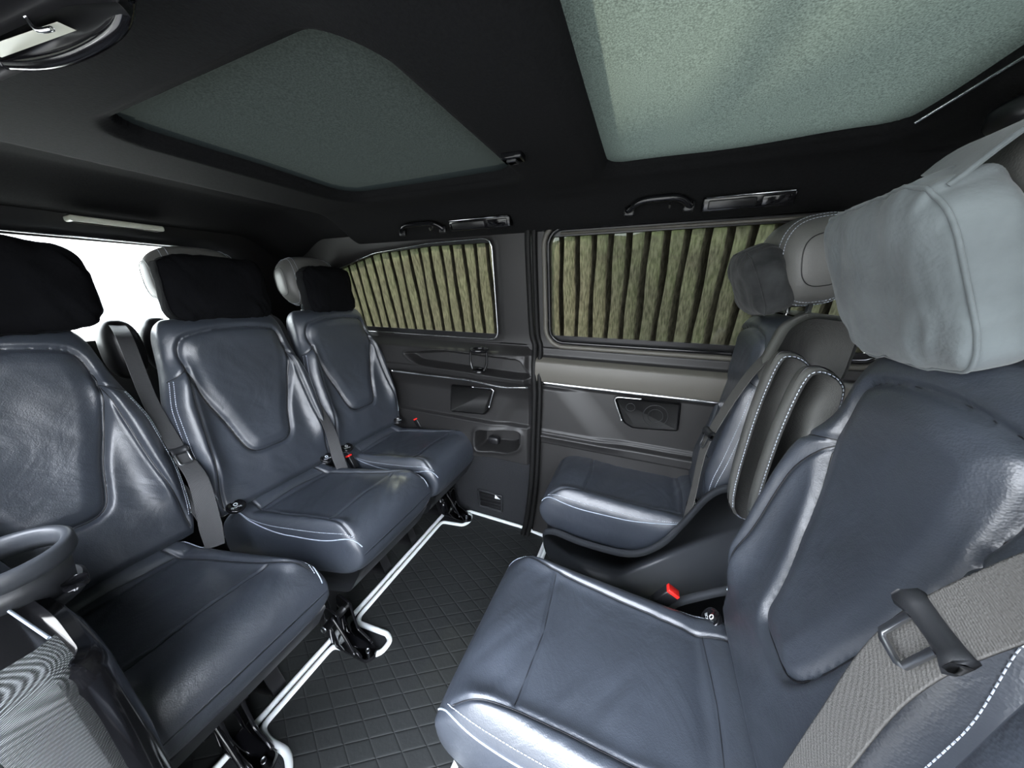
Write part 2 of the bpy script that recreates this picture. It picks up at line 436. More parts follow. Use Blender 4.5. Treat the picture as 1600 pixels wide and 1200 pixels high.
def relief_panel(x0, x1, z0, z1, fy, nx_=220, nz_=180):
    X, Z = np.meshgrid(np.linspace(x0, x1, nx_), np.linspace(z0, z1, nz_), indexing='ij')
    return grid(np.stack([X, fy(X, Z), Z], -1))
SCOOP = rpoly([(-1.02, .835), (-.80, .862), (-.43, .850), (-.385, .77), (-.44, .765), (-.95, .785)], .03, 6)
POCKET = rpoly([(-.66, .495), (-.44, .515), (-.445, .43), (-.50, .395), (-.665, .385)], .03, 6)
def fq(X, Z):
    y = 1.165 + 0 * X
    y = y - .045 * ss(.90, .86, Z) * ss(.66, .78, Z)                  # armrest bulge under the sill
    y = y - .006 * ss(.785, .775, Z) * ss(.74, .75, Z)
    ins = inside(X, Z, SCOOP); d = dpoly(X, Z, SCOOP, True)
    y = y + np.where(ins, .048 * ss(0, .018, d), 0) - np.where(~ins, .004 * np.exp(-(d / .008) ** 2), 0)
    y = y + .020 * ss(-.55, -.46, X - (Z - .6) * .5) * ss(.72, .60, Z)   # angled facet
    y = y - .018 * ss(.545, .53, Z)
    ins = inside(X, Z, POCKET); d = dpoly(X, Z, POCKET, True)
    y = y + np.where(ins, .09 * ss(0, .02, d), 0) - np.where(~ins, .008 * np.exp(-(d / .014) ** 2), 0)
    y = y + .008 * ss(.355, .345, Z)
    y = y + .02 * ss(-.415, -.395, X)
    return y
struct('trim_2', relief_panel(-1.80, -.386, .352, .905, fq, 360, 240), 'trim', True)
struct('trim_3', relief_panel(-1.80, -.386, -.01, .352, lambda X, Z: 1.176 + .012 * ss(-.5, -.42, X) + 0 * Z, 40, 20), 'carpet', True)
def fd(X, Z):
    y = 1.168 + 0 * X
    y = y - .012 * ss(.905, .895, Z) - .028 * ss(.872, .845, Z) * ss(.755, .77, Z)
    y = y + .012 * ss(.36, .0, X + .25) * ss(.74, .70, Z) * 0
    y = y - .020 * ss(-.05, -.20, X + (Z - .62) * .9) * ss(.745, .73, Z) * ss(.50, .56, Z)
    y = y + .006 * ss(.745, .74, Z) * ss(.55, .56, Z)
    y = y - .02 * ss(.545, .53, Z) * ss(.49, .50, Z)
    return y
struct('trim_4', relief_panel(-.372, .80, -.01, .905, fd, 240, 260), 'trim', True)
struct('trim_5', relief_panel(-.366, .80, .768, .862, lambda X, Z: fd(X, Z) - .004 - .006 * np.sin((Z - .768) / .094 * math.pi), 60, 24), 'beige', True)
# chrome strips
def strip(x0, x1, z0, dz, yo, h=.011):
    x = np.linspace(x0, x1, 60); z = z0 + dz * ((x - x0) / (x1 - x0)); 
    P = np.stack([np.stack([x, yo + 0 * x + a, z + b], 1) for a, b in ((0.01, -h / 2), (-.004, -h / 2), (-.007, 0), (-.004, h / 2), (.01, h / 2))], 1)
    return grid(P, closed_v=True, cap_u=True)
xq = np.linspace(-1.08, -.388, 60)
solo('chrome_strip', tube(np.stack([xq, 1.111 + .0 * xq, .742 - .012 * ss(-.7, -.5, xq) + .010 * ss(-.50, -.388, xq)], 1), .0055, 8), 'chrome', 'bright chrome strip under the armrest scoop beside the rear seats', 'trim strip')
solo('chrome_strip', strip(-.362, .60, .757, .0, 1.150, .013), 'chrome', 'bright chrome strip along the sliding door below the beige band', 'trim strip')
# rubber seal between quarter panel and sliding door
def seal(x, r, y0=-.008):
    pz = [(1.322, .05), (1.312, .012), (1.29, 0), (1.1, -.002), (.95, .0), (.90, .012), (.82, .018), (.70, .024), (.5, .022), (.3, .018), (.1, .0), (.0, -.02)]
    return tube(catmull([(x + dx, float(wy(z)) + y0 - (.03 if z < .88 else 0) * ss(.9, .8, z), z) for z, dx in pz], 5), r, 8)
solo('door_seal', merge(seal(-.392, .012), seal(-.370, .010)), 'rubber', 'black rubber door seal running down between the two windows', 'door seal')
solo('door_seal', tube(catmull([(-.338, 1.090, 1.30), (-.325, 1.085, 1.325), (-.28, 1.082, 1.334), (.2, 1.082, 1.336), (.75, 1.082, 1.336)], 8), .006, 8), 'rubber', 'black rubber seal along the top of the sliding door', 'door seal')

# window surrounds and glass
def frame_loop(hole, r, yo, ins=0.0, seg=8):
    h = resample(inset(hole, ins) if ins else hole, 140)
    return tube(np.stack([h[:, 0], wy(h[:, 1]) + yo, h[:, 1]], 1), r, seg, closed=True)
def pane(hole, yo):
    p = resample(hole, 80); c = p.mean(0); V = [(c[0], float(wy(c[1])) + yo, c[1])] + [(a, float(wy(b)) + yo, b) for a, b in p]
    return V, [(0, 1 + i, 1 + (i + 1) % 80) for i in range(80)]
glass = bpy.data.materials.new('glass'); glass.use_nodes = True; gn = glass.node_tree; gn.nodes.clear()
go = gn.nodes.new('ShaderNodeOutputMaterial'); g1 = gn.nodes.new('ShaderNodeBsdfTransparent'); g1.inputs[0].default_value = (.75, .78, .75, 1)
g2 = gn.nodes.new('ShaderNodeBsdfGlossy'); g2.inputs['Roughness'].default_value = .02; gm = gn.nodes.new('ShaderNodeMixShader'); gm.inputs[0].default_value = .05
gn.links.new(g1.outputs[0], gm.inputs[1]); gn.links.new(g2.outputs[0], gm.inputs[2]); gn.links.new(gm.outputs[0], go.inputs[0])
w1 = struct('window_1', pane(HOLE_Q, .034), glass); struct('window_frame', frame_loop(HOLE_Q, .0035, .0, .0), 'chrome', True, w1)
w2 = struct('window_2', pane(HOLE_D, .032), glass)
struct('window_frame', frame_loop(HOLE_D, .007, -.004, -.004), 'gloss', True, w2)
struct('window_trim', frame_loop(HOLE_D, .009, -.003, -.020), 'beige', True, w2)
struct('window_rail', tube([(-.28, 1.091, 1.290), (.55, 1.091, 1.290)], .0045, 8), 'beige', True, w2)

def curtain(name, x0, x1, ztop, zbot, pitch, over, label, lean):
    t = Thing(name, ((x0 + x1) / 2, 1.14, .93), label, 'curtain', 'pleated window curtains')
    path = []; x = x0; k = 0
    while x < x1 - pitch * .5:
        path += [(x, .000), (x + pitch * .5, -.003), (x + pitch, -.001), (x + pitch - over, .004 + .002 * (k % 2)), ]
        x += pitch - 0; path.append((x - over * .98, .006)) if False else None; k += 1
        path.append((x - 0.0, .0075)) if False else None
    zt = np.linspace(0, 1, 26); P = np.zeros((len(path), 26, 3)); xc = (x0 + x1) / 2
    for i, (px, py) in enumerate(path):
        zb = zbot(px) if callable(zbot) else zbot; zz = zb + (ztop(px) - zb) * zt
        wob = .0035 * np.sin(zt * 5 + i * .9) * np.sin(zt * math.pi)
        P[i, :, 0] = px + wob + lean * (zt - .5) * (px - xc); P[i, :, 1] = wy(zz) + .012 + py; P[i, :, 2] = zz
    t.add('pleated_fabric', grid(P), 'curtain', smooth=False)
    xx = np.linspace(x0 - .01, x1 + .01, 40)
    top = np.array([ztop(a) for a in xx]); bot = np.array([zbot(a) if callable(zbot) else zbot for a in xx])
    band = lambda z0, z1: grid(np.stack([np.stack([xx, wy(z0) + .004, z0], 1), np.stack([xx, wy(z1) + .003, z1], 1), np.stack([xx, wy(z1) + .02, z1], 1), np.stack([xx, wy(z0) + .02, z0], 1)], 1), closed_v=True, cap_u=True)
    t.add('hem', band(top - .008, top + .016), 'black', smooth=False); t.add('hem', band(bot - .016, bot + .008), 'black', smooth=False)
    return t
curtain('window_curtain', -1.375, -.518, lambda x: min(1.286, 1.286 - .06 * max(0, (-.80 - x)) ** 1.0 - .14 * max(0, (-1.12 - x))), .930, .0515, .019, 'pleated translucent curtain over the narrower window behind the rear seats', .0)
curtain('window_curtain', -.325, .60, lambda x: 1.291, .938, .0535, .0195, 'pleated translucent curtain over the wide sliding door window', .0)

# rear end: tailgate with a window
def yz_wall(hole, x, y0, y1, z0, z1, lean=.18, depth=.03):
    h = resample(hole, 120); r = loop_to_rect(h, y0, y1, z0, z1)
    for cx, cz in ((y0, z0), (y0, z1), (y1, z0), (y1, z1)):
        k = np.argmin(np.hypot(r[:, 0] - cx, r[:, 1] - cz)); r[k] = (cx, cz)
    f = lambda q, d: np.stack([x + lean * (q[:, 1] - 1.0) - d, q[:, 0], q[:, 1]], 1)
    return grid(np.stack([f(h, depth), f(h, 0), f(h * .5 + r * .5, 0), f(r, 0)], 0), closed_v=True)
HOLE_R = rrect(-.02, .72, .945, 1.268, .05)
struct('wall_rear', merge(yz_wall(HOLE_R, -1.74, -.12, 1.18, -.01, 1.36)), 'black', True)
w3 = struct('window_3', ([(-1.765 + .18 * (z - 1), y, z) for y, z in HOLE_R], [tuple(range(len(HOLE_R)))]), glass)
struct('window_rail', tube([(-1.665, .0, 1.276), (-1.665, .70, 1.272)], .003, 6), 'chrome', True, w3)
solo('tailgate_lamp', merge(bbox(-1.60, -1.55, .43, .63, 1.305, 1.322, .006)), 'lamp', 'long pale lamp on the ceiling above the rear window', 'lamp')

# near side, rear part: wall behind the camera's left, open door to the right of it
struct('trim_7', bbox(-2.0, 1.5, 1.345, 1.36, -.05, .90, .002), 'body')
struct('trim_8', bbox(-.46, -.30, 1.192, 1.20, -.01, .95, .002), 'black')
struct('wall_right', merge(bbox(-2.0, -.62, -.13, -.095, -.01, .74), bbox(-2.0, -.90, -.13, -.095, .74, 1.35), bbox(-.90, .62, -.16, -.12, 1.29, 1.36), bbox(.62, 1.5, -.13, -.095, -.01, 1.35)), 'plastic')
struct('wall_front_blocker', merge(bbox(1.48, 1.52, -.12, 1.18, -.01, 1.36)), 'black')  # closed to full height to keep windscreen light off the rear seat tops
struct('floor', merge(bbox(-2.0, 1.5, -.13, 1.24, -.06, -.008, .002)), 'carpet')

# ------------------------------------------------------------------ outside
struct('ground', ([(-60, -60, -.6), (60, -60, -.6), (60, 60, -.6), (-60, 60, -.6)], [(0, 1, 2, 3)]), 'grass')
M['bounce_cut'] = mat('bounce_cut', (.10, .10, .10), .9, bump=[('noise', 40, .4, .01)])
struct('floor_bounce_cut', bbox(-4.5, 7, -5, 4.5, -.60, -.585, .002), 'bounce_cut')  # dark ground patch added around the van to cut bounce light into the cabin
def hedge(name, x0, x1, y0, y1, z1, m, label, axis):
    n1, n2 = 120, 30; u = np.linspace(0, 1, n1); a = np.linspace(0, math.pi, n2); U_, A = np.meshgrid(u, a, indexing='ij')
    L = x0 + (x1 - x0) * U_; Wd = (y0 + y1) / 2 - np.cos(A) * (y1 - y0) / 2; H_ = -.6 + (z1 + .6) * np.sin(A) ** .6
    N_ = vnoise(L, A * 2, 2.5, 5) * .5 + vnoise(L, A * 2, 7, 6) * .25
    Wd = Wd + N_ * .5; H_ = H_ + N_ * np.sin(A) * .7
    P = np.stack([L, Wd, H_], -1) if axis == 'x' else np.stack([Wd, L, H_], -1)
    solo(name, grid(P), m, label, 'hedge')
hedge('hedge', -6, 6, 3.6, 5.0, 1.75, 'hedge', 'green hedge outside, seen dimly through the curtains', 'x')
hedge('hedge', -7, 7, -5.4, -4.0, 1.1, 'field_trees', 'unseen pale hedge added behind the camera to block level door light', 'x')  # added out of view to block level light through the open door
hedge('tree_line', -20, 30, -36, -34, 1.4, 'field_trees', 'faint pale line of trees far away through the rear window', 'y')

sd = np.array([-.45, .55, 1.0])
def limb(x, y0, y1, h, r):
    yy_ = np.linspace(y0, y1, 30); c = np.array([x, 0, 1.41]) + sd * h
    return tube(np.stack([c[0] + .04 * np.sin(yy_ * 5 + x * 9), yy_ + c[1], c[2] + .1 * np.sin(yy_ * 3)], 1), r * (1 - .3 * (yy_ - y0) / (y1 - y0))[::-1], 8)
M['bark'] = mat('bark', (.06, .045, .03), .9)
solo('tree_limb', merge(limb(.075, -.7, 4, 1.0, .030), limb(.27, -.7, 4, 1.05, .034)), 'bark', 'two dark tree limbs shading the pale roof blind from above', 'tree')
def crown_fn(P):
    q = P.copy(); r = vnoise(np.arctan2(P[..., 1], P[..., 0]) * 1.3 + 5, P[..., 2] * 1.5, 3.0, 31) * .5 + vnoise(np.arctan2(P[..., 1], P[..., 0]) * 2 + 5, P[..., 2] * 2, 7.0, 32) * .3
    return q * (1 + r[..., None])
cc = np.array([.88, 1.12, 1.41]) + sd * 3.0
solo('treetop', loft_box(cc[0], cc[1], cc[2], 1.0, .62, .7, 2.2, 50, 80, crown_fn), 'hedge', 'leafy tree crown above the far side of the roof', 'tree')
# ------------------------------------------------------------------ seats
def make_seat(thing_name, label, group, x0, yc, sgn, D, zc, lean, k, hwc, hwb, bh, pw=1.0, back_shift=0.0, front_taper=1.0, stitches=True):
    """sgn +1 faces +x. x0: junction of cushion and back. D: cushion depth. k: sideways drift of the cushion per metre."""
    base = (x0 + sgn * D / 2, yc, 0)
    t = Thing(thing_name, base, label, 'car seat', group)
    def W(a, b, z): return np.stack([x0 + sgn * a, yc + b + k * a, z + 0 * a], -1)
    # ---- cushion
    nA, nB, nU = 150, 150, 24
    th = .19
    u = np.r_[np.linspace(0, .78, 110, endpoint=False), .78 + .22 * np.sin(np.linspace(0, math.pi / 2, 46))]
    r0 = .78
    def cush(u_, beta, top=True):
        e = np.clip((u_ - r0) / (1 - r0), 0, 1); env = (1 - e ** 2.6) ** (1 / 2.2)
        a = u_ * D - .03
        hw = hwc * (1 - .06 * (1 - u_)) - .02 * (1 - (1 - e ** 3) ** (1 / 3)) 
        b = hw * beta; pf = (1 - np.abs(beta) ** 5) ** (1 / 5)
        zt = zc - .010 + .022 * u_
        if top:
            q = np.abs(beta)
            rel = .016 * np.exp(-((q - .84) / .13) ** 2) * ss(.0, .12, u_) * (1 - ss(.86, .98, u_)) - .006 * (1 - q ** 2) * ss(.3, .1, np.abs(u_ - .5))
            rel = rel + .030 * np.exp(-((u_ - .09) / .075) ** 2) * (1 - q ** 4) - .006 * np.exp(-((u_ - .19) / .03) ** 2) * (1 - q ** 4)                       # roll at the back
            Bn = beta; d = np.full(np.shape(u_ + beta), 1e9)
            for sl in CS: d = np.minimum(d, dpoly((Bn + 0 * u_) * hwc, (u_ + 0 * Bn) * D, sl))
            rel = rel - .0055 * np.exp(-(d / .0042) ** 2) + .0022 * np.exp(-(d / .016) ** 2)
            rel = rel + .003 * vnoise(b * 1.0 + 3 + yc, a * 1.6, 16, 11) * (1 - q ** 4) + .0025 * vnoise(b + a * 1.4 + yc, a * .4, 34, 12) * (1 - q ** 4)
            z = zt - th / 2 + (th / 2) * pf * env + rel * env
        else:
            z = zt - th / 2 - (th / 2) * pf * env
        return a, b, z
    P2 = lambda bb, aa: (bb * hwc, aa * D)
    CS = [catmull([P2(s * .60, .02), P2(s * .70, .30), P2(s * .74, .60), P2(s * .80, .80), P2(s * .90, .93)], 6) for s in (-1, 1)]
    CS += [np.array([P2(-.74, .74), P2(0, .72), P2(.74, .74)]), np.array([P2(-.66, .17), P2(0, .16), P2(.66, .17)])]
    bt = np.sin(np.linspace(-1, 1, 170) * math.pi / 2); bb_ = np.sin(np.linspace(1, -1, nU)[1:-1] * math.pi / 2)
    U_, Bt = np.meshgrid(u, bt, indexing='ij'); a, b, z = cush(U_, Bt); Pt = W(a, b, z)
    U2, B2 = np.meshgrid(u, bb_, indexing='ij'); a, b, z = cush(U2, B2, False); Pb = W(a, b, z)
    cu = t.add('cushion', grid(np.concatenate([Pt, Pb], 1), closed_v=True, cap_u=True), 'leather')
    def con_cush(pts, lift=.0012):
        p = np.asarray(pts, float); a, b, z = cush(p[:, 1], p[:, 0]); q = W(a, b, z); q[:, 2] += lift; return q
    for s in (-1, 1):
        line = catmull([(s * .86, .06), (s * .935, .30), (s * .955, .60), (s * .95, .85), (s * .90, .955)], 14)
        t.add('stitching', dashes(con_cush(line), .0042, .0018, .0007) if stitches else tube(con_cush(line), .0011, 5), 'stitch', cu)
        line2 = line.copy(); line2[:, 0] = s * (np.abs(line[:, 0]) + .035 * ss(.0, .5, line[:, 1]))
        line2 = np.vstack([line2[:-1], [(s * .93, .972), (s * .93, .99)]])
        t.add('piping', tube(con_cush(line2, .0006), .0016, 6), 'piping', cu)
    def cw(pl):
        pl = resample(np.asarray(pl), 80, False); return con_cush(np.stack([np.clip(pl[:, 0] / hwc, -.97, .97), pl[:, 1] / D], 1), .0002)
    t.add('seam', merge(*[tube(cw(c_), .0010, 5) for c_ in CS]), 'black', cu)
    # ---- seat pan below the cushion
    ft = D * .90
    prof = rpoly([(0, zc - .12), (ft, zc - .14), (ft - .05, zc - .235), (.05, zc - .25)], .02)
    nb = 20; bbp = np.linspace(-.92, .92, 12) * hwc
    P = np.stack([np.stack([x0 + sgn * prof[:, 0], yc + b_ + k * prof[:, 0], prof[:, 1]], 1) for b_ in bbp], 0)
    t.add('seat_pan', grid(P, closed_v=True, cap_u=True), 'plastic')
    # ---- pedestal feet
    for s in (-1, 1):
        aa = D * .42; b_ = s * hwc * .62
        foot = rpoly([(aa - .14, .0), (aa + .06, .0), (aa + .055, .03), (aa + .045, .06), (aa + .03, zc - .20), (aa - .08, zc - .20), (aa - .10, .05)], .015)
        P = np.stack([np.stack([x0 + sgn * foot[:, 0], yc + b_ + d_ + k * foot[:, 0], foot[:, 1]], 1) for d_ in (-.018, -.015, .015, .018)], 0)
        t.add('leg', grid(P, closed_v=True, cap_u=True), 'black')
    # ---- backrest
    hs = np.r_[np.linspace(0, .85, 130, endpoint=False), .85 + .15 * np.sin(np.linspace(0, math.pi / 2, 30))]
    T1 = .045
    hk = [0, .12, .35, .58, .74, .80, 1.0]; wk = [.86, .95, 1.0, .97, .86, .83, .76]
    cl, sl_ = math.cos(lean), math.sin(lean)
    def hwf(h): return hwb * smooth_interp(h, hk, wk, .06)
    def back(h, beta, front=True):
        e = np.clip((h - .87) / .13, 0, 1); env = (1 - e ** 2.4) ** (1 / 2.4); e0 = np.clip((.05 - h) / .05, 0, 1); env = env * (1 - .6 * e0 ** 2)
        hw = hwf(h) - .035 * (1 - (1 - e ** 3) ** (1 / 2.6)); b = hw * beta; q = np.abs(beta)
        pf = (1 - q ** 4.5) ** (1 / 4.5)
        if front:
            X, Y = b, h * bh; ins = inside(X, Y, PANEL); d = dpoly(X, Y, PANEL, True)
            rel = np.where(ins, .010 * ss(0, .040, d), 0.0) - .0105 * np.exp(-(d / .0062) ** 2)
            rel = rel + .003 * np.where(ins, 0, ss(.05, .0, d)) 
            rel = rel + .036 * np.exp(-((q - .86) / .16) ** 2) * ss(.08, .30, h) * ss(.82, .66, h)
            rel = rel - .014 * (1 - q ** 2) * ss(.15, .4, h) * ss(.85, .6, h)
            rel = rel + .012 * ss(.80, .92, h) * (1 - q ** 3)
            rel = rel - .010 * ss(.22, .0, h)
            d2 = np.full(X.shape, 1e9)
            for s2 in BS: d2 = np.minimum(d2, dpoly(X, Y, s2))
            rel = rel - .0075 * np.exp(-(d2 / .0050) ** 2) + .002 * np.exp(-(d2 / .014) ** 2)
            rel = rel + (.003 * vnoise(X + yc * 3, Y, 17, 21) + .0014 * vnoise(X + Y * .6 + yc, Y * .5, 42, 22)) * (1 - q ** 4)
            dd = T1 * pf * env + rel * env * (1 - q ** 10)
        else: dd = -T1 * 1.1 * pf * env
        a = dd * cl - h * bh * sl_; z = zc + .01 + h * bh * cl + dd * sl_
        return a, b + back_shift * h, z
    hb = hwb
    PANEL = catmull([(-.50 * hb * pw, .905 * bh), (0, .925 * bh), (.50 * hb * pw, .905 * bh), (.64 * hb * pw, .87 * bh), (.68 * hb * pw, .80 * bh), (.66 * hb * pw, .70 * bh), (.585 * hb * pw, .585 * bh), (.45 * hb * pw, .44 * bh), (.37 * hb * pw, .33 * bh), (.31 * hb * pw, .275 * bh),
                     (.20 * hb * pw, .248 * bh), (0, .245 * bh), (-.20 * hb * pw, .248 * bh), (-.31 * hb * pw, .275 * bh), (-.37 * hb * pw, .33 * bh), (-.45 * hb * pw, .44 * bh), (-.585 * hb * pw, .585 * bh), (-.66 * hb * pw, .70 * bh), (-.68 * hb * pw, .80 * bh), (-.64 * hb * pw, .87 * bh)], 5, True)
    BS = []
    for s in (-1, 1):
        BS.append(np.array([(s * .92 * hb, .70 * bh), (s * .80 * hb, .715 * bh), (s * .67 * hb * pw, .745 * bh)]))
        BS.append(catmull([(s * .68 * hb * pw, .735 * bh), (s * .72 * hb, .60 * bh), (s * .76 * hb, .40 * bh), (s * .82 * hb, .18 * bh), (s * .84 * hb, .04 * bh)], 6))
    bt = np.sin(np.linspace(-1, 1, 170) * math.pi / 2)
    H1, B1 = np.meshgrid(hs, bt, indexing='ij'); a, b, z = back(H1, B1); Wb = lambda a, b, z: np.stack([x0 + sgn * a, yc + b, z], -1)
    Pf = Wb(a, b, z); H2, B2 = np.meshgrid(hs, bb_, indexing='ij'); Pr = Wb(*back(H2, B2, False))
    bk = t.add('backrest', grid(np.concatenate([Pf, Pr], 1), closed_v=True, cap_u=True), 'leather')
    def bw(pl):
        pl = resample(np.asarray(pl), 120, False); h_ = pl[:, 1] / bh; be = np.clip(pl[:, 0] / hwf(h_), -.985, .985)
        q = Wb(*back(h_, be)); q[:, 0] += sgn * .0002; return q
    t.add('seam', merge(tube(bw(np.vstack([PANEL, PANEL[:1]])), .0012, 5), *[tube(bw(b_), .0011, 5) for b_ in BS]), 'black', bk)
    for s in (-1, 1):
        for off in (0, .03):
            ln = catmull([(s * (.93 + off), .10), (s * (.94 + off), .30), (s * (.945 + off), .5), (s * (.945 + off), .705)], 14)
            q = Wb(*back(ln[:, 1], ln[:, 0])); q[:, 0] += sgn * .0008
            t.add('stitching', dashes(q, .0042, .0018, .0007), 'stitch', bk)
    return t, Wb, back, dict(base=base)

def headrest(t, xh, yh, z0, z1, sgn, hw, dpt, m='leather', tilt=.12):
    zc_ = (z0 + z1) / 2; hz = (z1 - z0) / 2
    def fn(P):
        P = P.copy(); P[..., 1] *= 1 - .10 * (P[..., 2] > 0) * np.abs(P[..., 2]) ** 2 - .14 * (P[..., 2] < 0) * np.abs(P[..., 2]) ** 2
        P[..., 0] += .10 * (P[..., 2]) ** 2 * -sgn * .5; return P
    g = loft_box(xh, yh, zc_, dpt, hw, hz, 3.0, 40, 60, fn)
    g = rotg(g, np.array([xh, yh, z0]), 'Y', -sgn * tilt)
    hr = t.add('headrest', g, m)
    for s in (-1, 1):
        p = [(xh, yh + s * hw * .5, z0 - .06), (xh, yh + s * hw * .5, z0 + .02)]
        t.add('headrest_post', tube(p, .0065, 10), 'chrome', hr)
    for s in (-1, 1):     # stitched loop round each end cap and the rounded seam inside it
        yy = yh + s * hw * .93
        for sc1, mm in ((.86, 'stitch'), (.93, 'stitch'), (.52, 'black')):
            an = np.linspace(0, 2 * math.pi, 70, endpoint=False); e = 2 / 2.8
            lp = []
            for a_ in an:
                cx = np.sign(math.cos(a_)) * abs(math.cos(a_)) ** e * dpt * sc1; cz = np.sign(math.sin(a_)) * abs(math.sin(a_)) ** e * hz * sc1
                X_, Z_ = abs(cx / dpt), abs(cz / hz); Yv = max(0, 1 - X_ ** 3 - Z_ ** 3) ** (1 / 3) if True else 0
                rr = (X_ ** 3 + Z_ ** 3) ** (1 / 3); 
                Pn = np.array([[cx / dpt, s * Yv, cz / hz]]); Pn = fn(Pn)[0]
                lp.append((xh + Pn[0] * dpt, yh + Pn[1] * hw * 1.0, zc_ + Pn[2] * hz))
            lp = np.array(lp); cen = np.array([xh, yh, zc_]); dv = lp - cen; lp = cen + dv * (1 + .0015 / np.linalg.norm(dv, axis=1))[:, None]
            g = (tube(lp, .0011, 5, closed=True) if mm == 'black' else dashes(np.vstack([lp, lp[:1]]), .0042, .0018, .0007))
            g = rotg(g, np.array([xh, yh, z0]), 'Y', -sgn * tilt)
            t.add('seam' if mm == 'black' else 'stitching', g, mm, hr)
    return hr

def text_geo(s, size, origin, right, up, th=.0005):
    cu = bpy.data.curves.new('lettering', 'FONT'); cu.body = s; cu.size = 1; cu.extrude = 0
    ob = bpy.data.objects.new('lettering', cu); C.objects.link(ob)
    dg = bpy.context.evaluated_depsgraph_get(); me = bpy.data.meshes.new_from_object(ob.evaluated_get(dg))
    V = np.array([v.co[:] for v in me.vertices]); Fc = [tuple(p.vertices) for p in me.polygons]
    bpy.data.objects.remove(ob); bpy.data.curves.remove(cu); bpy.data.meshes.remove(me)
    right = np.array(right, float); up = np.array(up, float); right /= np.linalg.norm(right); up /= np.linalg.norm(up)
    return np.array(origin) + size * (V[:, :1] * right + V[:, 1:2] * up), Fc

def isofix_cap(t, c, n, rightv):
    """round black cap with a white child-seat mark and ISOFIX lettering"""
    c = np.array(c, float); n = np.array(n, float); n /= np.linalg.norm(n); r_ = np.array(rightv, float); r_ -= n * (r_ @ n); r_ /= np.linalg.norm(r_); u_ = np.cross(n, r_)
    L = []
    for rad, h in ((.022, -.004), (.024, .003), (.022, .007), (.018, .0075), (.016, .005), (.0005, .005)):
        L.append(np.array([c + rad * (math.cos(a) * r_ + math.sin(a) * u_) + h * n for a in np.linspace(0, 2 * math.pi, 28, endpoint=False)]))
    cap = t.add('isofix_cap', grid(np.stack(L), closed_v=True, cap_u=True), 'gloss')
    o = c + n * .0062
    ring = [o + .0045 * (math.cos(a) * r_ + math.sin(a) * u_) + u_ * .005 for a in np.linspace(0, 2 * math.pi, 16, endpoint=False)]
    g = merge(tube(ring, .0011, 4, closed=True), text_geo('ISOFIX', .0085, o - r_ * .0135 - u_ * .009, r_, u_))
    t.add('isofix_mark', g, 'white', cap, smooth=False)

def buckle(t, c, d, red=True, size=1.0):
    c = np.array(c, float); x, y, z = c
    g = bbox(x - .013 * size, x + .013 * size, y - .010 * size, y + .010 * size, z - .055 * size, z, .004)
    g = rotg(g, c, 'Y', d); b = t.add('buckle', g, 'black')
    g = bbox(x - .0115 * size, x + .0115 * size, y - .0085 * size, y + .0085 * size, z - .004, z + .006 * size, .002); g = rotg(g, c, 'Y', d)
    t.add('release_button', g, 'red', b, label='red release button')

# rear row, facing forward (+x)
LL = math.radians(15.5)
rear = []
rear_labels = ['black leather rear seat nearest the camera, cropped by the left edge of the photo',
               'black leather middle rear seat of three with the bright rear window behind',
               'black leather rear seat farthest from the camera, beside the curtained window']
for i, (yc, k, hwc) in enumerate(((.135, .20, .178), (.555, .24, .176), (.945, .19, .172))):
    t, Wb, back, inf = make_seat('passenger_seat', rear_labels[i], 'forward-facing rear seats', -1.10, yc, 1, .455, .455, LL, k, hwc, .205, .590, back_shift=(.0, .02, .0)[i])
    hy = yc + (.02, .045, .03)[i]
    headrest(t, -1.345, hy, 1.045, 1.245, 1, .125, .060, 'leather_side')
    for s in (-1, 1):
        if i == 0: continue
        isofix_cap(t, (-1.065, yc + s * .150, .492), (.45, 0, 1), (.25, 1, 0))
    buckle(t, (-1.035, yc - .19 + .02, .470), -.5) if i == 2 else None
    rear.append(t)
for q_, y_ in ((0, .330), (1, .745)):
    st = rear[q_].add('buckle_strap', ribbon(catmull([(-1.16, y_, .60), (-1.10, y_ + .002, .55), (-1.055, y_, .50), (-1.02, y_ - .006, .462)], 6), (.1, 1, 0), .026, .003), 'belt_dark')
buckle(rear[2], (-1.00, 1.15, .487), -.5)

# right-hand pair, facing backward (-x)
LR = math.radians(9.5)
front_near, *_ = make_seat('rear_facing_seat', 'large near rear-facing leather seat in the right foreground with a pale grey headrest pillow', 'rear-facing seats', .245, .445, -1, .540, .452, LR, 0, .185, .198, .600, pw=.84)
headrest(front_near, .350, .440, 1.075, 1.275, -1, .130, .052, 'leather_side', -.2)
front_far, *_ = make_seat('rear_facing_seat', 'farther rear-facing leather seat beside the sliding door under the wide curtained window', 'rear-facing seats', .245, 1.060, -1, .540, .450, LR, 0, .178, .190, .600, pw=.90)
headrest(front_far, .365, 1.04, 1.075, 1.285, -1, .122, .075, 'leather_side', -.15)
buckle(front_near, (.135, .648, .445), .5, size=1.2)
buckle(front_far, (.125, 1.235, .452), .5, size=1.0)
isofix_cap(front_near, (.205, .60, .455), (-.8, .0, .6), (0, -1, .0))
isofix_cap(front_far, (.205, .93, .50), (-.8, -.3, .6), (0, -1, .0))

